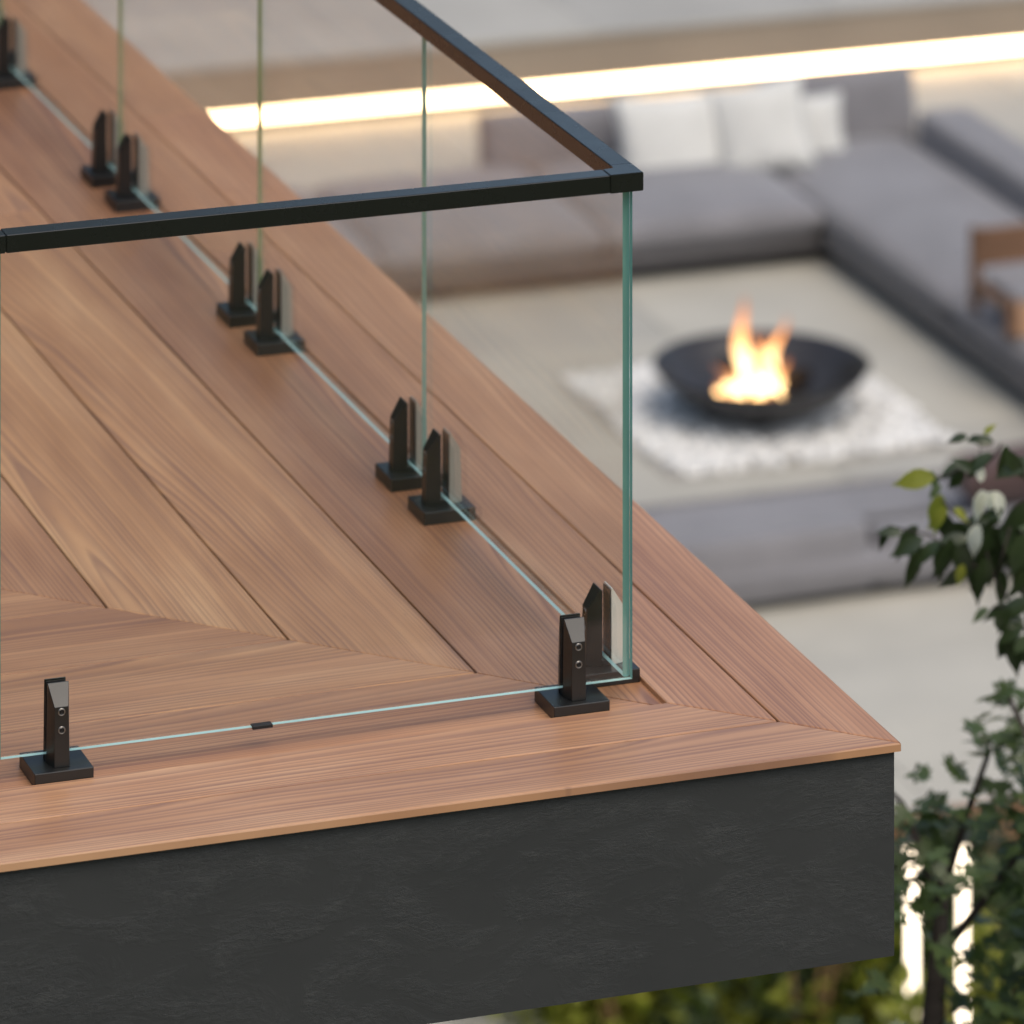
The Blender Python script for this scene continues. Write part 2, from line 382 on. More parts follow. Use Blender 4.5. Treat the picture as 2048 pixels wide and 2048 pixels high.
for k in range(len(ring) - 1):
    z = 0.0 if k < 2 else -0.008
    # boards running away from the front (along Y)
    gi = 0 if k in (0, 2) else GAP; go = 0 if k == 1 else GAP       # the raised border butts against the inner deck
    x1, x0 = -ring[k] - gi, -ring[k + 1] + go
    gy = 0.0011
    d1 = ringA[k] + gi + gy; d0 = ringA[k + 1] - go + gy
    cuts = jointsB.get(k, [3.0 + (k * 1.37) % 3, 8.0]) + [12.0]
    ys = [None] + cuts
    for j in range(len(cuts)):
        top = cuts[j] - 0.0012
        if j == 0: poly = [(x1, d1), (x1, top), (x0, top), (x0, d0)]
        else: poly = [(x1, cuts[j - 1] + 0.0012), (x1, top), (x0, top), (x0, cuts[j - 1] + 0.0012)]
        tn = tonesB.get(k, tone_for()) if j == 0 else tone_for()
        board(poly, z, 'y', tn, 0.0030 if k == 0 else (0.0008 if k == 2 else 0.0022))
    # boards running along the front (along X)
    y0, y1 = ringA[k] + gi, ringA[k + 1] - go
    e0 = -ring[k] - gi - gy; e1 = -ring[k + 1] + go - gy
    cuts = [-3.1 - (k * 1.13) % 2.0, -7.0]
    poly = [(e0, y0), (e1, y1), (cuts[0] + 0.0012, y1), (cuts[0] + 0.0012, y0)]
    board(poly, z, 'x', tonesA.get(k, tone_for()), 0.0030 if k == 0 else 0.0020)
    poly = [(cuts[0] - 0.0012, y0), (cuts[0] - 0.0012, y1), (cuts[1], y1), (cuts[1], y0)]
    board(poly, z, 'x', tone_for())

# ------------------------------------------------------------------ glass panels
GX, GY, GT = -0.3562, 0.3470, 0.00625          # centre planes and half thickness
GB, GTOP = 0.030, 0.8620
def panel(x0, x1, y0, y1, label, endmat):
    bm = bmesh.new(); fs = add_box(bm, x0, x1, y0, y1, GB, GTOP)
    along_x = (x1 - x0) > (y1 - y0)
    fs[0].material_index = 1; fs[1].material_index = 2
    for i, f in enumerate(fs[2:]):
        is_end = (i in (1, 3)) if along_x else (i == 0)
        if is_end: f.material_index = 2
    be = [e for e in bm.edges if all(abs(v.co.z - GB) < 1e-6 for v in e.verts) and e.calc_length() > 0.1]      # ground arrises
    bot = fs[0]; n0 = set(bm.faces)
    ret = bmesh.ops.bevel(bm, geom=be, offset=(0.0012 if along_x else (0.0026 if x1 - x0 > 0.01 else 0.0011)), segments=1, profile=0.5, affect='EDGES')
    for f in ret['faces']: f.material_index = 0
    cx, cy = (x0 + x1) / 2, (y0 + y1) / 2
    bmesh.ops.translate(bm, verts=bm.verts, vec=(-cx, -cy, 0))
    o = link_bm('glass_panel', bm, [GLASS, EDGE_B, endmat], None, (cx, cy, 0))
    return setp(o, label, 'glass panel', 'glass panels of the balcony railing')
panel(-1.4520, GX + GT, GY - GT, GY + GT, 'clear glass panel along the front edge under the near handrail, reaching the corner', EDGE_V)
panel(-2.5450, -1.4600, GY - GT, GY + GT, 'clear glass panel along the front edge beyond the left frame side', EDGE_V)
pj = [GY + GT + 0.0015, 1.4385, 2.4975, 3.5565, 4.6155, 5.6745, 6.7335]
plab = ['clear glass panel of the side railing next to the corner clamp', 'second clear glass panel of the side railing counted from the corner',
        'third clear glass panel of the side railing from the corner, with a green joint edge', 'fourth clear glass panel of the side railing, blurred at upper left',
        'fifth clear glass panel of the side railing, at the top left edge', 'farthest clear glass panel of the side railing']
for i in range(6):
    gt = GT if i == 0 else 0.0045
    panel(GX - gt, GX + gt, pj[i] + (0.002 if i else 0), pj[i + 1] - 0.002, plab[i], EDGE_V if i < 2 else EDGE_D)

blk = box('dark_reflection', (-0.0175, 0.0175, -0.0075, 0.0075, -0.0035, 0.0022), RUBBER, None, 0.0006, 1, (-1.0045, GY, GB))  # black block put in for a dark reflection along the pane edge
setp(blk, 'small black block for a dark reflection on the bottom edge of the front glass panel', 'block')

# ------------------------------------------------------------------ spigots
def make_spigot(label):
    root = empty('spigot'); setp(root, label, 'spigot', 'metal spigots clamping the glass panels')
    box('base_plate', (-0.05, 0.05, -0.05, 0.05, 0.0, 0.024), METAL, root, 0.0014, 2)
    box('clamp_foot', (-0.019, 0.019, -0.0085, 0.0085, 0.0242, 0.0345), METAL, root, 0.0008, 1)
    for s in (-1, 1):
        b, m, t = 0.0242, 0.024 + 0.098, 0.024 + 0.131
        pts = []
        for sx in (-1, 1):
            pts += [(sx * 0.0200, s * 0.0090, b), (sx * 0.0128, s * 0.0355, b), (sx * 0.0186, s * 0.0090, m), (sx * 0.0118, s * 0.0328, m),
                    (sx * 0.0180, s * 0.0090, t), (sx * 0.0180, s * 0.0112, t)]
        hull('clamp_jaw', pts, METAL, root, 0.0005)
        box('gasket', (-0.0165, 0.0165, min(s * 0.00645, s * 0.0089), max(s * 0.00645, s * 0.0089), 0.0350, t - 0.003), RUBBER, root, 0.0004, 1)
    for zz in (0.0845, 0.114):
        yf = -0.0355 + (zz - 0.024) / 0.098 * 0.0027
        scr = lathe('screw', [(0.0064, -0.001), (0.0064, 0.0002), (0.0058, 0.0009), (0.0050, 0.0009), (0.0043, -0.0002), (0.0043, 0.0004), (0.0040, 0.0007), (0.0, 0.0008)],
                    STEEL, root, 24, (0, yf, zz), (R(90) - 0.027, 0, 0), True)
        lathe('screw_socket', [(0.0042, 0.0011), (0.0032, 0.0014), (0.0025, 0.0010), (0.0, 0.0010)], SCREWD, scr, 12, (0, 0, 0.0), None, False)
    return root
sp = [(-0.4565, GY, 0, 'grey lit spigot at the right end of the front glass panel, two screws showing'),
      (-1.3560, GY, 0, 'black spigot on the front edge near the left side, two screws showing'),
      (-1.5460, GY, 0, 'black spigot on the front edge just outside the left frame side'),
      (-2.4465, GY, 0, 'black spigot on the front edge far outside the left frame side')]
slab_ = ['dark spigot with a pale outer face right beside the glass corner', 'nearer spigot of the sharp pair on the side railing',
         'farther spigot of the sharp pair on the side railing', 'nearer spigot of the middle blurred pair on the side railing',
         'farther spigot of the middle blurred pair on the side railing', 'nearer spigot of the blurred pair just above the near handrail',
         'farther spigot of the blurred pair just above the near handrail', 'blurred spigot cut by the left frame side near the top corner',
         'spigot on the side railing beyond the upper left corner', 'nearer spigot of the last pair on the far side railing',
         'farther spigot of the last pair on the far side railing', 'last spigot on the far end of the side railing']
sy = [0.470, 1.3385, 1.5345, 2.3980, 2.5950, 3.4600, 3.6600, 4.5180, 4.7120, 5.5750, 5.7700, 6.6300]
for y, l in zip(sy, slab_): sp.append((GX, y, 1, l))
proto = make_spigot(sp[0][3])
for i, (x, y, rot, l) in enumerate(sp):
    o = proto if i == 0 else copy_tree(proto)
    o['label'] = l; o.location = (x, y, -0.0078); o.rotation_euler = (0, 0, -math.pi / 2 if rot else 0)
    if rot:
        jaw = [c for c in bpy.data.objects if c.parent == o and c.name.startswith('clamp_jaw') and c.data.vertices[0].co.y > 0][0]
        jaw.material_slots[0].link = 'OBJECT'; jaw.material_slots[0].material = JAW_LIT if y < 1 else JAW_LIT2; jaw['label'] = 'outer jaw with a bright reflection in its colour' if y < 1 else 'outer jaw with a dim reflection in its colour'

# ------------------------------------------------------------------ handrail
rail = empty('handrail', (GX, GY, 0.8624)); setp(rail, 'black square metal handrail capping the glass, turning the corner', 'handrail')
RX1, RX0, RY0, RY1, RZ0, RZ1 = -0.3357, -0.3745, 0.3242, 0.3630, 0.8624, 0.8928
def rbox(name, x0, x1, y0, y1, z0=RZ0, z1=RZ1, bev=0.0016, mat=None):
    return box(name, (x0 - GX, x1 - GX, y0 - GY, y1 - GY, z0 - RZ0, z1 - RZ0), mat or RAILM, rail, bev, 2)
rbox('rail', -1.4462, -0.3962, RY0, RY1)
rbox('rail', -2.6000, -1.4480, RY0, RY1)
rbox('rail_sleeve', -1.4488, -1.4454, RY0 + 0.002, RY1 - 0.002, RZ0 + 0.002, RZ1 - 0.002, 0.0)
# mitred elbow at the corner: front arm and side arm share one casting
bm = bmesh.new()
L = [(-0.3958, RY0), (RX1, RY0), (RX1, 0.3830), (RX0, 0.3830), (RX0, RY1), (-0.3958, RY1)]
lo = [bm.verts.new((x - GX, y - GY, -0.0010)) for x, y in L]; hi = [bm.verts.new((x - GX, y - GY, RZ1 - RZ0 + 0.0003)) for x, y in L]
bm.faces.new(hi); bm.faces.new(lo[::-1])
for i in range(6): bm.faces.new((lo[i], lo[(i + 1) % 6], hi[(i + 1) % 6], hi[i]))
bmesh.ops.bevel(bm, geom=list(bm.edges), offset=0.0012, segments=2, affect='EDGES')
link_bm('corner_elbow', bm, RAILM, rail)
rbox('rail', RX0, RX1, 0.3834, 2.4990); rbox('rail', RX0, RX1, 2.5002, 6.8)

# ------------------------------------------------------------------ ground, terraces
Z0 = -5.8
ground = box('garden_ground', (-400, 400, -400, 600, Z0 - 2.0, Z0 - 0.62), SOIL); setp(ground, kind='structure')
terr = empty('terrace_floor', (0, 0, Z0)); setp(terr, kind='structure')
box('terrace_bed', (-6.0, 40.0, 13.56, 24.20, -0.60, -0.030), GROUT, terr)
TSX, TSY = 1.2, 0.89
bm = bmesh.new(); add_box(bm, 0.003, TSX - 0.003, 0.003, TSY - 0.003, -0.028, 0.0, 0.002, 1)
tile_me = bpy.data.meshes.new('tile'); bm.to_mesh(tile_me); bm.free(); tile_me.materials.append(STONE)
for i in range(-1, 12):
    for j in range(12):
        link_me('tile', tile_me, STONE, terr, (1.1 + i * TSX, 13.56 + j * TSY, random.uniform(-0.0012, 0.0)))
box('terrace_paving', (15.504, 40.0, 13.56, 24.20, -0.028, -0.0005), STONE, terr)
box('terrace_paving', (-6.0, -0.104, 13.56, 24.20, -0.028, -0.0005), STONE, terr)
edge = box('terrace_edging', (4.06, 40.0, 13.46, 13.556, Z0 - 0.60, Z0 + 0.004), COPING, None, 0.004, 1); setp(edge, kind='structure')
path = empty('garden_path', (0, 0, Z0 - 0.4)); setp(path, kind='structure')
box('path_bed', (-6.0, 4.0, -6.0, 13.55, -0.25, -0.0305), GROUT, path)
bm = bmesh.new(); add_box(bm, 0.003, 1.197, 0.003, 1.197, -0.030, 0.0, 0.002, 1)
ptile = bpy.data.meshes.new('path_tile'); bm.to_mesh(ptile); bm.free(); ptile.materials.append(STONE2)
for i in range(4):
    for j in range(6):
        link_me('slab_tile', ptile, STONE2, path, (4.0 - (i + 1) * 1.2, 13.54 - (j + 1) * 1.2, 0))

upper = empty('upper_terrace', (0, 0, Z0 + 0.40)); setp(upper, kind='structure')
box('retaining_riser', (-6.0, 40.0, 24.232, 24.50, -0.285, -0.036), RISER, upper)
box('recess_back', (-6.0, 40.0, 24.275, 24.50, -0.42, -0.2865), RISER, upper)
box('upper_bed', (-6.0, 40.0, 24.51, 60.0, -0.60, -0.036), GROUT, upper)
bm = bmesh.new(); add_box(bm, 0.003, 1.497, 0.003, 1.197, -0.034, 0.0, 0.002, 1)
utile = bpy.data.meshes.new('upper_tile'); bm.to_mesh(utile); bm.free(); utile.materials.append(STONE2)
for i in range(8):
    for j in range(6):
        link_me('tile', utile, STONE2, upper, (2.3 + i * 1.5, 24.215 + j * 1.2, 0))
box('upper_paving', (14.304, 40.0, 24.215, 60.0, -0.034, -0.001), STONE2, upper)
box('upper_paving', (-6.0, 2.296, 24.215, 60.0, -0.034, -0.001), STONE2, upper)
box('upper_paving', (2.302, 14.3, 31.42, 60.0, -0.034, -0.001), STONE2, upper)
strip = empty('light_strip', (5.4, 24.26, Z0)); setp(strip, 'long warm white light strip glowing at the foot of the low wall behind the sofa', 'light strip')
box('diffuser', (0.0, 20.0, -0.016, -0.006, 0.046, 0.100), LED, strip)
box('channel', (0.0, 20.0, -0.0055, 0.0, 0.022, 0.1130), STEEL, strip)

# ------------------------------------------------------------------ soft furniture
def cushion(name, sx, sy, sz, mat, parent, loc, rot=(0, 0, 0), puff=0.35, seed=0, power=3.0):
    """a padded box: rounded rim, crowned faces, slightly wrinkled"""
    bm = bmesh.new(); n = 14
    bmesh.ops.create_grid(bm, x_segments=n, y_segments=n, size=0.5)
    top = [v for v in bm.verts]
    me_v = {}
    def shape(u, v, s):
        e = 1 - min(1, abs(u * 2) ** power * 1.0); f = 1 - min(1, abs(v * 2) ** power)
        h = (1 - puff) * (min(1, e * 6) * min(1, f * 6)) ** 0.5 + puff * (max(0, e) * max(0, f)) ** 0.5
        w = noise.noise(Vector((u * 4 + seed * 3.1, v * 4, s * 5 + seed))) * 0.06
        return s * 0.5 * sz * max(0.0, h + w * max(0.0, h))
    bm.free(); bm = bmesh.new(); G = {}
    for s in (1, -1):
        for i in range(n + 1):
            for j in range(n + 1):
                u = 0.5 * math.sin((i / n - 0.5) * math.pi); v = 0.5 * math.sin((j / n - 0.5) * math.pi)
                b = i in (0, n) or j in (0, n)
                if b and s == -1: G[(s, i, j)] = G[(1, i, j)]
                else:
                    pinch = 1 - 0.05 * (abs(u * 2) * (1 - abs(v * 2)) if b else 0)
                    G[(s, i, j)] = bm.verts.new((u * sx, v * sy, 0 if b else shape(u, v, s)))
    for s in (1, -1):
        for i in range(n):
            for j in range(n):
                q = [G[(s, i, j)], G[(s, i + 1, j)], G[(s, i + 1, j + 1)], G[(s, i, j + 1)]]
                bm.faces.new(q if s == 1 else q[::-1])
    o = link_bm(name, bm, mat, parent, loc, 0, True); o.rotation_euler = rot
    return o
def scatter_pillow(label, sx, sy, sz, loc, rot, seed):
    bm = bmesh.new(); n = 12; G = {}
    for s in (1, -1):
        for i in range(n + 1):
            for j in range(n + 1):
                u = -1 + 2 * i / n; v = -1 + 2 * j / n
                b = i in (0, n) or j in (0, n)
                if b and s == -1: G[(s, i, j)] = G[(1, i, j)]; continue
                px = u * (1 - 0.10 * (1 - v * v) * u * u); py = v * (1 - 0.10 * (1 - u * u) * v * v)
                h = ((1 - u * u) * (1 - v * v)) ** 0.42 + 0.05 * noise.noise(Vector((u * 2 + seed, v * 2, s)))
                G[(s, i, j)] = bm.verts.new((px * sx / 2, py * sy / 2, 0 if b else s * sz / 2 * max(0, h)))
    for s in (1, -1):
        for i in range(n):
            for j in range(n):
                q = [G[(s, i, j)], G[(s, i + 1, j)], G[(s, i + 1, j + 1)], G[(s, i, j + 1)]]
                bm.faces.new(q if s == 1 else q[::-1])
    o = link_bm('pillow', bm, CREAM, None, loc, 0, True); o.rotation_euler = rot
    return setp(o, label, 'pillow', 'cream pillows on the corner sofa')

sofa = empty('corner_sofa', (8.3, 20.7, Z0)); setp(sofa, 'grey low corner sofa with thick cushions behind the fire bowl', 'sofa')
def sb(name, x0, x1, y0, y1, z0, z1, mat, bev=0.02, seg=3):
    return box(name, (x0 - 8.3, x1 - 8.3, y0 - 20.7, y1 - 20.7, z0, z1), mat, sofa, bev, seg, smooth=False)
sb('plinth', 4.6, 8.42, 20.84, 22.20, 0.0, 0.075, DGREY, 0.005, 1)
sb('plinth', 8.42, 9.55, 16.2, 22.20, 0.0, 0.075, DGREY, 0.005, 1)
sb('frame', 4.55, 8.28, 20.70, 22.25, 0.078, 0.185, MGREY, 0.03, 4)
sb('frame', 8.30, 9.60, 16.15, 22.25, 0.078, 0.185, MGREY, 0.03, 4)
def seat(x0, x1, y0, y1, z0, z1, seed, mat=GREY):
    cx, cy = (x0 + x1) / 2, (y0 + y1) / 2
    return cushion('seat_cushion', x1 - x0, y1 - y0, (z1 - z0) * 1.25, mat, sofa, (cx - 8.3, cy - 20.7, (z0 + z1) / 2), puff=0.62, seed=seed, power=4)
seat(4.6, 5.8, 20.66, 22.0, 0.15, 0.345, 1); seat(5.8, 7.05, 20.66, 22.0, 0.15, 0.345, 2); seat(7.05, 8.30, 20.66, 22.0, 0.15, 0.345, 3)
seat(8.30, 9.27, 19.0, 22.0, 0.16, 0.33, 4); seat(8.30, 9.27, 16.2, 19.0, 0.16, 0.33, 5)
sb('armrest', 9.26, 9.58, 16.15, 21.70, 0.19, 0.49, GREY, 0.045, 4)
def backc(x0, x1, y, z0, z1, t, seed, tilt=-12):
    return cushion('back_cushion', x1 - x0, (z1 - z0), t, GREY, sofa, ((x0 + x1) / 2 - 8.3, y - 20.7, (z0 + z1) / 2), (R(90 + tilt), 0, 0), 0.55, seed, 4)
backc(6.80, 8.42, 22.02, 0.22, 0.60, 0.26, 11); backc(8.46, 9.36, 21.98, 0.22, 0.66, 0.26, 12)
scatter_pillow('large cream pillow on the left against the sofa back', 0.66, 0.52, 0.20, (7.78, 21.62, Z0 + 0.48), (R(64), 0, R(-3)), 1)
scatter_pillow('tilted cream pillow in the middle of the three', 0.56, 0.54, 0.20, (8.25, 21.50, Z0 + 0.525), (R(62), R(-9), R(-16)), 2)
scatter_pillow('small cream pillow on the right behind the tilted one', 0.40, 0.38, 0.15, (8.62, 21.68, Z0 + 0.45), (R(68), 0, R(-6)), 3)

# wooden chair at the sofa's outer side, cut by the frame
tb = empty('wooden_chair', (8.27, 18.20, Z0)); setp(tb, 'slatted teak chair with a grey pad, cut by the right frame side by the sofa', 'chair')
def tt(name, x0, x1, y0, y1, z0, z1, mat=TEAK, b=0.006): return box(name, (x0, x1, y0, y1, z0, z1), mat, tb, b, 2)
for lx, ly, zt in ((0.0, 0.0, 0.52), (0.0, 0.44, 0.76), (0.58, 0.0, 0.52), (0.58, 0.44, 0.76)):
    tt('leg', lx, lx + 0.05, ly, ly + 0.05, 0.335, zt)
tt('backrest', 0.052, 0.578, 0.452, 0.478, 0.56, 0.75, TEAK)
tt('side_rail', 0.008, 0.042, 0.052, 0.438, 0.44, 0.50); tt('side_rail', 0.588, 0.622, 0.052, 0.438, 0.44, 0.50)
for i in range(5): tt('slat', 0.056 + i * 0.106, 0.140 + i * 0.106, 0.004, 0.024, 0.335, 0.50, TEAK2)
tt('pad', 0.055, 0.575, 0.03, 0.43, 0.46, 0.535, GREY, 0.025)

# near sofa seen from behind
ns = empty('low_sofa', (6.2, 16.0, Z0)); setp(ns, 'pale grey low sofa seen from behind, in front of the pebble bed', 'sofa')
def nb(name, x0, x1, y0, y1, z0, z1, mat=GREY, b=0.05): return box(name, (x0 - 6.2, x1 - 6.2, y0 - 16, y1 - 16, z0, z1), mat, ns, b, 4)
nb('plinth', 4.6, 8.6, 15.98, 16.70, 0.0, 0.06, DGREY, 0.004)
nb('frame', 4.5, 8.7, 15.88, 16.75, 0.062, 0.20)
cushion('back_cushion', 2.3, 0.30, 0.30, GREY, ns, (-0.74, 0.05, 0.165), (R(80), 0, 0), 0.35, 21, 6)
cushion('back_cushion', 1.7, 0.26, 0.30, GREY, ns, (1.28, 0.06, 0.14), (R(78), 0, 0), 0.35, 22, 6)
nb('seat_cushion', 4.55, 8.65, 16.25, 16.70, 0.205, 0.24)
br = cushion('bolster', 1.10, 0.24, 0.22, MAROON, None, (7.66, 16.20, Z0 + 0.39), (R(12), 0, R(4)), 0.5, 31, 3)
setp(br, 'dark brown bolster lying on the near sofa behind the leaves', 'bolster')

# ------------------------------------------------------------------ fire bowl on pebbles
fb = empty('fire_bowl', (7.02, 18.37, Z0)); setp(fb, 'wide black steel fire bowl standing on white pebbles', 'fire bowl')
lathe('bowl', [(0.0, 0.045), (0.12, 0.05), (0.26, 0.095), (0.38, 0.165), (0.485, 0.245), (0.528, 0.292), (0.538, 0.290), (0.50, 0.238), (0.40, 0.150), (0.27, 0.078), (0.13, 0.03), (0.0, 0.025)], BLACKSTEEL, fb, 72)
lathe('bowl_foot', [(0.0, 0.0), (0.17, 0.0), (0.17, 0.012), (0.13, 0.04), (0.0, 0.04)], BLACKSTEEL, fb, 36)
for i, (a, x, y, z, ln, rr, tilt) in enumerate([(20, 0.02, 0.0, 0.20, 0.36, 0.036, 10), (75, 0.0, -0.05, 0.22, 0.32, 0.032, -12), (130, 0.12, 0.04, 0.25, 0.34, 0.040, 14),
                                               (165, -0.05, -0.08, 0.19, 0.30, 0.030, 5), (50, 0.15, -0.10, 0.22, 0.30, 0.044, 20), (105, -0.06, 0.08, 0.26, 0.30, 0.028, -25)]):
    bm = bmesh.new(); pts = [((k / 5 - 0.5) * ln, 0.008 * math.sin(k * 2 + i), 0.006 * math.cos(k * 3 + i)) for k in range(6)]
    tube(bm, pts, [rr * (0.85 + 0.2 * math.sin(k + i)) for k in range(6)], 9)
    o = link_bm('log', bm, CHAR, None, (7.00 + x, 18.36 + y, Z0 + z - 0.05), 0, True); o.rotation_euler = (0, R(tilt), R(a))
    setp(o, ['longest charred log lying flat at the bottom of the fire bowl', 'charred log leaning under the middle flame', 'charred log tilted up at the back right of the fire', 'charred log at the front left rim of the fire', 'charred log standing out to the right of the flames', 'topmost charred log at the back of the stack'][i], 'log', 'charred logs stacked in the fire bowl')
fire = empty('fire', (6.95, 18.30, Z0 + 0.15)); setp(fire, 'orange fire flames rising from the logs in the bowl', 'fire')
def flame(x, y, h, r, lean, seed):
    bm = bmesh.new(); n = 12; m = 11; rings = []
    for k in range(m + 1):
        t_ = k / m
        rad = r * (math.sin(min(1, t_ * 1.6 + 0.22) * math.pi * 0.5) * (1 - t_) ** 0.75 * 1.25 + 0.001)
        ox = lean * t_ * t_ + 0.03 * math.sin(t_ * 7 + seed); oy = 0.025 * math.sin(t_ * 6 + seed * 2)
        rings.append([bm.verts.new((ox + rad * (1 + 0.15 * math.sin(3 * a + seed)) * math.cos(a), oy + rad * math.sin(a), t_ * h)) for a in [2 * math.pi * i / n for i in range(n)]])
    for a, b in zip(rings, rings[1:]):
        for i in range(n): bm.faces.new((a[i], a[(i + 1) % n], b[(i + 1) % n], b[i]))
    bm.faces.new(rings[0][::-1]); bm.faces.new(rings[-1])
    link_bm('flame', bm, FLAME, fire, (x, y, 0), 0, True)
for f in [(-0.03, 0.02, 0.50, 0.050, -0.03, 1), (0.13, 0.05, 0.38, 0.036, 0.05, 2), (-0.07, -0.06, 0.24, 0.045, 0.02, 3), (0.05, -0.07, 0.22, 0.045, 0.03, 4),
          (-0.17, -0.07, 0.12, 0.050, -0.01, 5), (-0.10, -0.16, 0.07, 0.036, 0.0, 6), (0.02, -0.16, 0.08, 0.034, 0.0, 7), (0.11, -0.06, 0.20, 0.036, 0.03, 8), (0.03, 0.08, 0.30, 0.030, 0.06, 9), (-0.12, 0.04, 0.17, 0.030, -0.05, 10), (0.03, -0.02, 0.35, 0.028, 0.0, 11)]:
    flame(*f)

# pebbles
bed = box('pebble_tray', (6.29, 7.80, 17.70, 19.34, Z0 - 0.004, Z0 + 0.004), GROUT); setp(bed, kind='structure')
ico = bmesh.new(); bmesh.ops.create_icosphere(ico, subdivisions=1, radius=1.0)
iv = [v.co.copy() for v in ico.verts]; ifc = [[v.index for v in f.verts] for f in ico.faces]; ico.free()
V, F = [], []
for k in range(1900):
    x = random.uniform(6.32, 7.77); y = random.uniform(17.73, 19.31); r = random.uniform(0.020, 0.043)
    q = Matrix.Rotation(random.uniform(0, 6.28), 3, 'Z') @ Matrix.Rotation(random.uniform(-0.5, 0.5), 3, 'X')
    b0 = len(V); z = Z0 + 0.006 + random.uniform(0.0, 0.026)
    for c in iv:
        p = q @ Vector((c.x * r * 1.25, c.y * r, c.z * r * 0.65)); V.append((x + p.x, y + p.y, z + p.z))
    F += [[b0 + i for i in f] for f in ifc]
me = bpy.data.meshes.new('white_pebbles'); me.from_pydata(V, [], F)
peb = link_me('white_pebbles', me, PEBBLE, None, smooth=True)
setp(peb, 'square bed of white pebbles around the fire bowl', 'pebbles', None, 'stuff')

# ------------------------------------------------------------------ plants
def leaf_mesh(name, kind, mat, fold=0.25, droop=0.25):
    if kind == 'oval':
        out = [(0, 0), (0.13, 0.10), (0.215, 0.30), (0.225, 0.48), (0.16, 0.70), (0.055, 0.88), (0, 1.05)]
    else:                                        # maple: half outline, lobes
        out = [(0, 0.0), (0.10, 0.10), (0.34, -0.02), (0.30, 0.16), (0.62, 0.20), (0.44, 0.34), (0.66, 0.62), (0.36, 0.52), (0.26, 0.60), (0.16, 0.82), (0, 1.05)]
    bm = bmesh.new()
    def P(x, y): return (x, y, abs(x) * fold - droop * y * y)
    mid = [bm.verts.new(P(0, y)) for y in (0.0, 0.35, 0.7, out[-1][1])]
    for s in (-1, 1):
        pts = [bm.verts.new(P(s * x, y)) for x, y in out[1:-1]]
        chain = [mid[0]] + pts + [mid[3]]
        c = mid[1]
        for a, b in zip(chain, chain[1:]):
            cc = mid[1] if (a.co.y + b.co.y) / 2 < 0.55 else mid[2]
            if a is cc or b is cc: continue
            bm.faces.new((a, b, cc) if s == 1 else (b, a, cc))
        bm.faces.new((mid[1], mid[2], chain[len(chain) // 2]) if s == -1 else (mid[2], mid[1], chain[len(chain) // 2]))
    me = bpy.data.meshes.new(name); bm.normal_update(); bm.to_mesh(me); bm.free(); me.materials.append(mat)
    for p in me.polygons: p.use_smooth = True
    return me
OV_D = leaf_mesh('leaf', 'oval', LEAF_D); OV_Y = leaf_mesh('leaf', 'oval', LEAF_Y, 0.2, 0.4); OV_P = leaf_mesh('pale_leaf', 'oval', LEAF_C, 0.3, 0.5)
OV_B = leaf_mesh('leaf', 'oval', LEAF_B); MP = leaf_mesh('leaf', 'maple', LEAF_M, 0.15, 0.15); MP_LIT = leaf_mesh('leaf', 'maple', LEAF_O, 0.15, 0.15)
LAT = Vector((math.cos(THETA), -math.sin(THETA), 0)); DEP = Vector((math.sin(THETA), math.cos(THETA), 0))   # across and along the terrace diagonal

def put_leaf(me, parent, p, size, direction, normal, name='leaf'):
    y = direction.normalized(); zv = (normal - y * normal.dot(y)).normalized(); x = y.cross(zv)
    m = Matrix((x, y, zv)).transposed().to_4x4(); m = Matrix.Translation(p) @ m @ Matrix.Scale(size, 4)
    o = bpy.data.objects.new(name, me); COL.objects.link(o); o.parent = parent; o.matrix_local = m
    return o

# tree with oval leaves reaching in from the right, beside the deck
T1 = Vector((1.252, 2.527, Z0 - 0.62)); rise = 5.8 + 0.62
t1 = empty('fig_tree', T1); setp(t1, 'tree with oval dark and yellow leaves reaching in above the sofa', 'tree')
def W1(l, h, dd=0.0): return LAT * l + DEP * dd + Vector((0, 0, h + rise - (0.235 if h > -1.5 else 0.0)))      # local point: l across, h above deck datum
bm = bmesh.new()
tube(bm, [W1(0.45, -rise), W1(0.42, -4.0), W1(0.36, -2.4), W1(0.28, -1.45), W1(0.19, -1.0), W1(0.06, -0.72)], [0.045, 0.038, 0.030, 0.014, 0.008, 0.005], 10)
link_bm('trunk', bm, BARK, t1, smooth=True)
bm = bmesh.new()
def Z1(x, y, dd=0.0): return LAT * ((x / 3.33 - 260) * 0.001063) + DEP * dd + Vector((0, 0, -0.343 - y / 3.33 * 0.001063 + rise))
for b in [[(1180, 1500), (960, 1120), (850, 800), (830, 600), (860, 400), (860, 190)], [(960, 1120), (700, 960), (520, 830), (250, 770)], [(860, 400), (760, 380), (600, 450), (520, 430)],
          [(850, 800), (700, 700), (600, 600)], [(860, 400), (960, 300), (1000, 220)], [(1180, 1500), (1150, 1200), (1140, 800)], [(1180, 1500), (1080, 1300), (940, 1320)], [(960, 1120), (1010, 960), (1060, 780)]]:
    tube(bm, [Z1(x, y) for x, y in b], [0.0030 - 0.0004 * i for i in range(len(b))], 6)
link_bm('branches', bm, BARK, t1, smooth=True)
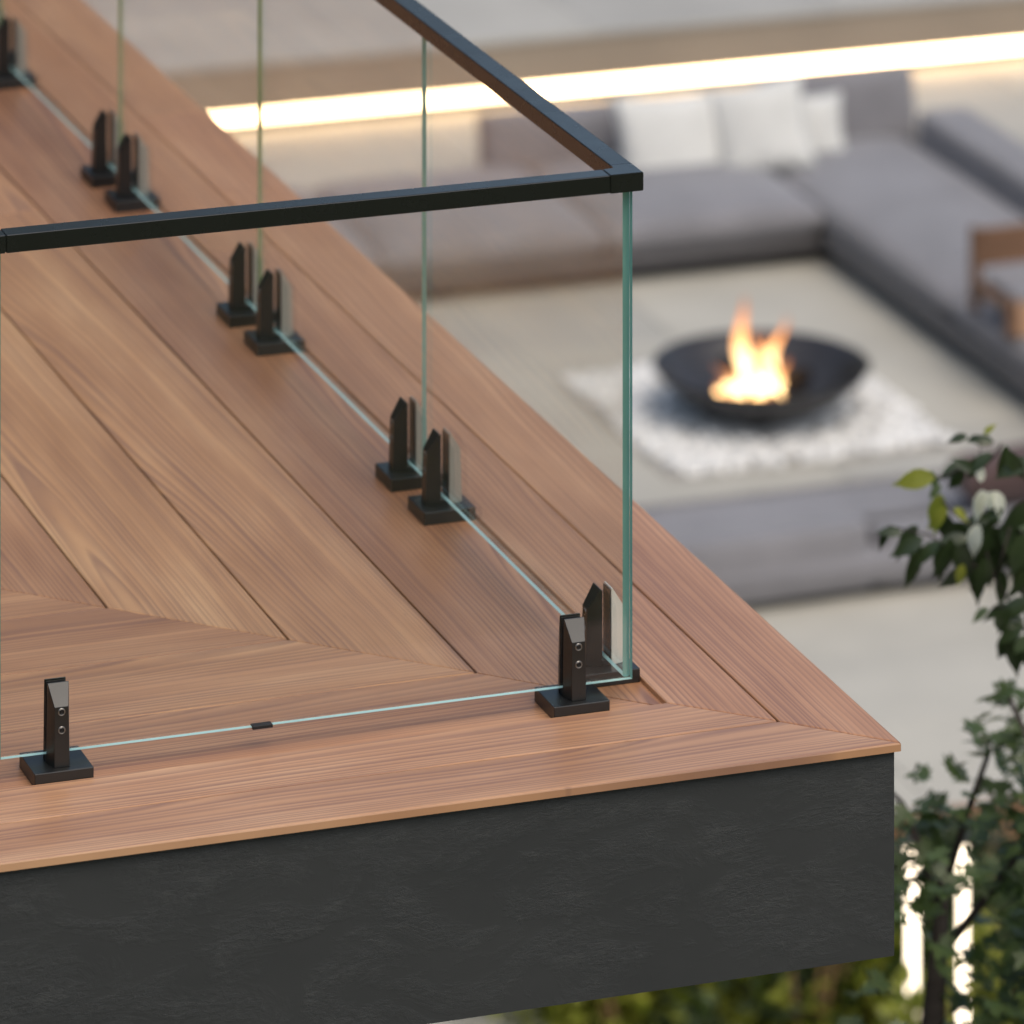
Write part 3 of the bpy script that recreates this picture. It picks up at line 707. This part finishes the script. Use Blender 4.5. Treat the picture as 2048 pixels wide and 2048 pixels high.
# measured leaf bases on the twig plane (0.32 mm units), length, direction of the tip in the view, kind
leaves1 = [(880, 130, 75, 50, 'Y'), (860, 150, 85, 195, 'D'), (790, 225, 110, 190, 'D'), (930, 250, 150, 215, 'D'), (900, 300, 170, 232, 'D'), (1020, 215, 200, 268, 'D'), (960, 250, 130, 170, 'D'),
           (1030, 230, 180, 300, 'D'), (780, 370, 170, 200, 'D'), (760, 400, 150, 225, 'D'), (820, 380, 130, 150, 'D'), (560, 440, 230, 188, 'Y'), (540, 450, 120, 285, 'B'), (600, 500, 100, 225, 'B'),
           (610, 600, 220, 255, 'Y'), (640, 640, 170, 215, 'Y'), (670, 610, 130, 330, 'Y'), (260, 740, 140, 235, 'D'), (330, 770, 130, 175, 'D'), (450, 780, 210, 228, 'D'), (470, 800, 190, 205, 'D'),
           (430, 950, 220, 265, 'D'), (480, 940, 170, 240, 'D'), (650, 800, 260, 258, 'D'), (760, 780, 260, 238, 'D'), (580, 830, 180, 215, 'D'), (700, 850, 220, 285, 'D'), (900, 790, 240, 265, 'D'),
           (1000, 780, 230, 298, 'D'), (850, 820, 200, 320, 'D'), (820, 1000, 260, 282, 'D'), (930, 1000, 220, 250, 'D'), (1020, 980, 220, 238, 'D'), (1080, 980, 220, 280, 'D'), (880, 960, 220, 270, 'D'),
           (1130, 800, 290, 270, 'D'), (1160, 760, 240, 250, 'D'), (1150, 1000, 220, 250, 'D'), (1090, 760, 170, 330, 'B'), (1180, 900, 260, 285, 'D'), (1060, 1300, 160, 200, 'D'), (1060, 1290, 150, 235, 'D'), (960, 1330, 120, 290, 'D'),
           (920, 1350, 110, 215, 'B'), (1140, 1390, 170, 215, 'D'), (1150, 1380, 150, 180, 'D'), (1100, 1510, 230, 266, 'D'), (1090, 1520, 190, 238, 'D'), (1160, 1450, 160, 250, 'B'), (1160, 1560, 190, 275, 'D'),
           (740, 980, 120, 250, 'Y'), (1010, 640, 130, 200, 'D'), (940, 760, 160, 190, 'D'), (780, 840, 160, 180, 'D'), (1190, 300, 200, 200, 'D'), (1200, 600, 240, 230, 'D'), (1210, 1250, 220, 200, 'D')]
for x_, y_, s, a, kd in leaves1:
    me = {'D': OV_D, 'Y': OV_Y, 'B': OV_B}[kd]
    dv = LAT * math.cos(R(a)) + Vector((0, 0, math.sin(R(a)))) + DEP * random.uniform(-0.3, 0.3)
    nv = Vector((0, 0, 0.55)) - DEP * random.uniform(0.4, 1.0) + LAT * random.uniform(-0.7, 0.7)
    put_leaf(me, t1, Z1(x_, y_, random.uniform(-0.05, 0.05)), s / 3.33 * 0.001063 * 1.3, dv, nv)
for k in range(34):
    x_, y_ = random.uniform(560, 1230), random.uniform(760, 1130); a = random.uniform(225, 310); s = random.uniform(140, 230)
    if y_ > 1010 and x_ < 760: continue
    dv = LAT * math.cos(R(a)) + Vector((0, 0, math.sin(R(a)))) + DEP * random.uniform(-0.3, 0.3)
    put_leaf(OV_D, t1, Z1(x_, y_, random.uniform(0.02, 0.12)), s / 3.33 * 0.001063 * 1.3, dv, Vector((0, 0, 0.5)) - DEP + LAT * random.uniform(-0.8, 0.8))
F0 = T1 + Z1(880, 510, -0.03)
flw = empty('pale_leaves', F0); setp(flw, 'curved cream white leaves among the dark leaves', 'blossom')  # cluster of cream white oval leaf shapes
for dx, dy, s, a in [(20, 0, 215, 235), (-10, -10, 150, 258), (60, 0, 150, 250), (60, 0, 215, 300), (-20, -60, 130, 95), (-30, 220, 230, 248)]:
    dv = LAT * math.cos(R(a)) + Vector((0, 0, math.sin(R(a)))); nv = Vector((0, 0, 1.0)) - DEP * 0.6
    put_leaf(OV_P, flw, LAT * (dx / 3.33 * 0.001063) + Vector((0, 0, -dy / 3.33 * 0.001063)), s / 3.33 * 0.001063 * 1.1, dv, nv, 'pale_leaf')

# maple beside the slab corner
T2 = Vector((1.265, 2.745, Z0 - 0.62))
t2 = empty('maple_tree', T2); setp(t2, 'green maple with small lobed leaves growing beside the dark slab corner', 'tree')
def W2(l, h, dd=0.0): return LAT * l + DEP * dd + Vector((0, 0, h + rise))
bm = bmesh.new()
tube(bm, [W2(-0.04, -rise, 0.3), W2(-0.03, -4.0, 0.25), W2(-0.02, -2.6, 0.2), W2(-0.03, -1.9, 0.12), W2(0.0, -1.45, 0.05)], [0.044, 0.040, 0.038, 0.032, 0.014], 10)
link_bm('trunk', bm, BARK, t2, smooth=True)
bm = bmesh.new()
for b in [[(-0.02, -1.5), (-0.05, -1.38), (-0.09, -1.28), (-0.13, -1.24)], [(-0.01, -1.5), (0.05, -1.30), (0.10, -1.16)], [(0.0, -1.6), (0.14, -1.42), (0.22, -1.28)]]:
    tube(bm, [W2(l, h, 0.05) for l, h in b], [0.010, 0.008, 0.006, 0.004][:len(b)], 6)
link_bm('branches', bm, BARK, t2, smooth=True)
def inside(l, h):
    # outline of the crown: rises to the right, leaves a window where the lamps show
    if h > -1.04: return False
    left = 0.12 if h > -1.12 else (0.06 if h > -1.20 else (-0.02 if h > -1.26 else (-0.05 if h > -1.37 else -0.22)))
    return l > left
rnd = random.Random(5); cnt = 0; tries = 0; extraV, extraF = [], []
pos = []
while len(pos) < 720 and tries < 20000:
    tries += 1
    l = rnd.uniform(-0.24, 0.42); h = rnd.uniform(-2.15, -0.99)
    if not inside(l, h): continue
    dens = noise.noise(Vector((l * 7 + 3, h * 7, 1.7)))
    p = 0.55 + 1.6 * dens + (0.6 if l > 0.06 else 0) - (1.6 if -0.12 < l < -0.03 and h < -1.50 else 0) - (0.8 if 0.0 < l < 0.07 and h < -1.42 else 0) - (0.5 if h > -1.22 else 0) - (0.3 if l > 0.2 and h < -1.7 else 0)
    if rnd.random() < p: pos.append((l, h, rnd.uniform(-0.22, 0.22)))
for l, h, s in [(0.10, -1.025, .05), (0.055, -1.08, .05), (0.115, -1.10, .07), (0.13, -1.11, .06), (0.085, -1.16, .08), (0.05, -1.17, .06), (-0.03, -1.20, .07), (0.0, -1.19, .05), (0.16, -1.17, .07), (0.03, -1.24, .07), (-0.15, -1.27, .06), (-0.12, -1.29, .06),
                (-0.19, -1.27, .06), (-0.08, -1.27, .05), (0.02, -1.27, .08), (0.07, -1.29, .08), (0.11, -1.27, .07)]:
    pos.insert(0, (l, h, 0.0))
def leaf_frame(l, h, dd):
    a = rnd.uniform(0, 2 * math.pi)
    dv = Vector((math.cos(a), math.sin(a), rnd.uniform(-0.7, 0.1)))
    nv = Vector((rnd.uniform(-0.4, 0.4), rnd.uniform(-0.6, 0.2), 1.0))
    return dv, nv, rnd.uniform(0.040, 0.068)
for i, (l, h, dd) in enumerate(pos):
    dv, nv, s = leaf_frame(l, h, dd)
    if i < 298: put_leaf(MP_LIT if (h < -1.55 and l > 0.04 and rnd.random() < 0.35) else MP, t2, W2(l, h, dd), s, dv, nv)  # yellower leaves put the yellow light low on the right into colour
    else:
        y = dv.normalized(); zv = (nv - y * nv.dot(y)).normalized(); x = y.cross(zv); b0 = len(extraV)
        for v in MP.vertices: extraV.append(W2(l, h, dd) + (x * v.co.x + y * v.co.y + zv * v.co.z) * s)
        extraF += [[b0 + q for q in p.vertices] for p in MP.polygons]
me = bpy.data.meshes.new('foliage'); me.from_pydata(extraV, [], extraF)
setp(link_me('foliage', me, LEAF_M, t2), kind='stuff')

# garden shrubs under the terrace edge
def shrub(name, x, y, h, rad, n, ls, mesh_mat, label, stem=BARK2, zb=Z0 - 0.62, group=None, seed=0, narrow=0.9):
    q = random.Random(seed); root = empty(name, (x, y, zb)); setp(root, label, 'shrub', group)
    bm = bmesh.new()
    for k in range(4):
        a = q.uniform(0, 6.28); tube(bm, [(0, 0, 0), (rad * .25 * math.cos(a), rad * .25 * math.sin(a), h * .4), (rad * .6 * math.cos(a), rad * .6 * math.sin(a), h * .85)], [0.02, 0.015, 0.006], 6)
    link_bm('stems', bm, stem, root, smooth=True)
    V, F = [], []
    for k in range(n):
        u = q.random() ** 0.5; a = q.uniform(0, 6.28); t_ = q.random()
        rr = rad * u * (math.sin(math.pi * (0.15 + 0.8 * t_)) ** narrow) * (1 + 0.35 * noise.noise(Vector((math.cos(a) * 2, math.sin(a) * 2, t_ * 3 + seed))))
        p = Vector((rr * math.cos(a), rr * math.sin(a), h * (0.08 + 0.95 * t_)))
        d = Vector((math.cos(a) + q.uniform(-.6, .6), math.sin(a) + q.uniform(-.6, .6), q.uniform(-0.2, 1.2))).normalized()
        nn = Vector((q.uniform(-1, 1), q.uniform(-1, 1), 1.0)); zv = (nn - d * nn.dot(d)).normalized(); xx = d.cross(zv); s = ls * q.uniform(0.6, 1.3); b0 = len(V)
        for cx, cy in ((0, 0), (0.22, 0.4), (0.16, 0.75), (0, 1), (-0.16, 0.75), (-0.22, 0.4)): V.append(p + (xx * cx + d * cy) * s)
        F.append([b0 + i for i in range(6)])
    me = bpy.data.meshes.new('foliage'); me.from_pydata(V, [], F)
    setp(link_me('foliage', me, mesh_mat, root), kind='stuff')
    return root
G = 'shrubs in the sunken garden'
shrub('shrub', 4.12, 13.16, 0.75, 0.42, 900, 0.10, LEAF_Y, 'yellow green shrub at the path edge below the slab', seed=1, group=G)
shrub('shrub', 4.50, 13.00, 0.75, 0.45, 1000, 0.10, LEAF_O, 'wide olive shrub below the middle of the slab', seed=2, group=G)
shrub('shrub', 4.28, 12.75, 0.60, 0.40, 800, 0.09, LEAF_Y, 'low lime green shrub at the path corner', seed=3, group=G)
shrub('shrub', 4.62, 12.55, 0.75, 0.35, 700, 0.09, LEAF_B, 'sage green shrub under the slab corner', seed=4, group=G)
shrub('shrub', 4.85, 12.40, 0.95, 0.36, 800, 0.10, LEAF_Y, 'tall yellow green shrub under the slab corner', seed=5, group=G)
shrub('shrub', 4.13, 9.66, 1.62, 0.20, 700, 0.08, LEAF_Y, 'yellow shrub lit by the garden lamp', seed=6, group=G)
shrub('shrub', 5.20, 12.50, 0.70, 0.50, 1300, 0.10, LEAF_M, 'dark green shrub behind the lamps', seed=7, group=G)
shrub('shrub', 5.65, 12.35, 0.8, 0.50, 1200, 0.10, LEAF_M, 'dark green shrub at the right frame side', seed=8, group=G)
shrub('shrub', 4.98, 10.95, 1.2, 0.30, 700, 0.08, LEAF_O, 'upright olive shrub right of the white lamp', seed=9, group=G)
shrub('shrub', 5.30, 10.80, 1.4, 0.35, 800, 0.08, LEAF_M, 'upright green shrub in the lower right corner', seed=10, group=G)
shrub('shrub', 5.05, 13.05, 0.75, 0.45, 1000, 0.10, LEAF_D, 'dark shrub right under the terrace edging', seed=11, group=G)
shrub('shrub', 5.75, 13.00, 0.7, 0.5, 900, 0.10, LEAF_D, 'dark shrub under the terrace edging at far right', seed=12, group=G)

# garden lamps
def lamp(x, y, h, r, label):
    root = empty('garden_lamp', (x, y, Z0 - 0.62)); setp(root, label, 'garden lamp', 'light columns in the sunken garden')
    lathe('lamp_tube', [(0.0, 0.25), (r, 0.25), (r, h), (0.0, h)], LAMP, root, 24)
    lathe('lamp_foot', [(0.0, 0.0), (r * 1.25, 0.0), (r * 1.25, 0.25), (0.0, 0.25)], BLACKSTEEL, root, 24)
    lathe('lamp_cap', [(0.0, h), (r * 1.1, h), (r * 1.1, h + 0.03), (0.0, h + 0.03)], BLACKSTEEL, root, 24)
lamp(4.32, 10.12, 1.94, 0.020, 'warm glowing light column beside the lower right slab edge')
lamp(4.49, 10.07, 1.94, 0.016, 'glowing light column half hidden behind the maple leaves')

# wall under the slab, plus an unseen upper wall added to darken the deck
box_up = [(-7.0, -3.4, 2.0, 12.0, Z0 - 0.62, -0.3585), (-7.0, -3.0, 3.6, 12.0, 0.001, 3.1)]
bm = bmesh.new()
for q_ in box_up: add_box(bm, *q_)
hw = link_bm('house_wall_deck_shade', bm, STUCCO); setp(hw, 'dark wall under the balcony slab with an unseen upper part added to shade the deck', 'wall')

# unseen dark ridge added to block low sky in reflections, higher on the left
bm = bmesh.new(); rows = []
for i in range(181):
    az = R(-120 + i * 2 - 60); dev = math.degrees(az) - 19.2
    el = 6.5 + 13.0 / (1 + math.exp((dev + 2.2) / 0.9)) + 1.1 * noise.noise(Vector((i * 0.37, 2.0, 0))) + 0.8 * noise.noise(Vector((i * 1.3, 5.0, 0)))
    col = []
    for r_, f_ in ((60, 0.0), (78, 0.45), (100, 1.0), (130, 0.9)):
        hz = Z0 - 0.7 + (9.6 + 100 * math.tan(R(el))) * f_
        col.append(bm.verts.new((-3.9 + r_ * math.sin(az), -9.2 + r_ * math.cos(az), hz + 0.6 * noise.noise(Vector((i, r_ * 0.1, 3))))))
    rows.append(col)
for a, b in zip(rows, rows[1:]):
    for k in range(3): bm.faces.new((a[k], b[k], b[k + 1], a[k + 1]))
RIDGE = m_plain('ridge_dark_green', (0.045, 0.050, 0.028), 0.95, 0.1, 0.4, 0.4)
hl = link_bm('sky_block_ridge', bm, RIDGE, smooth=True); setp(hl, kind='structure')
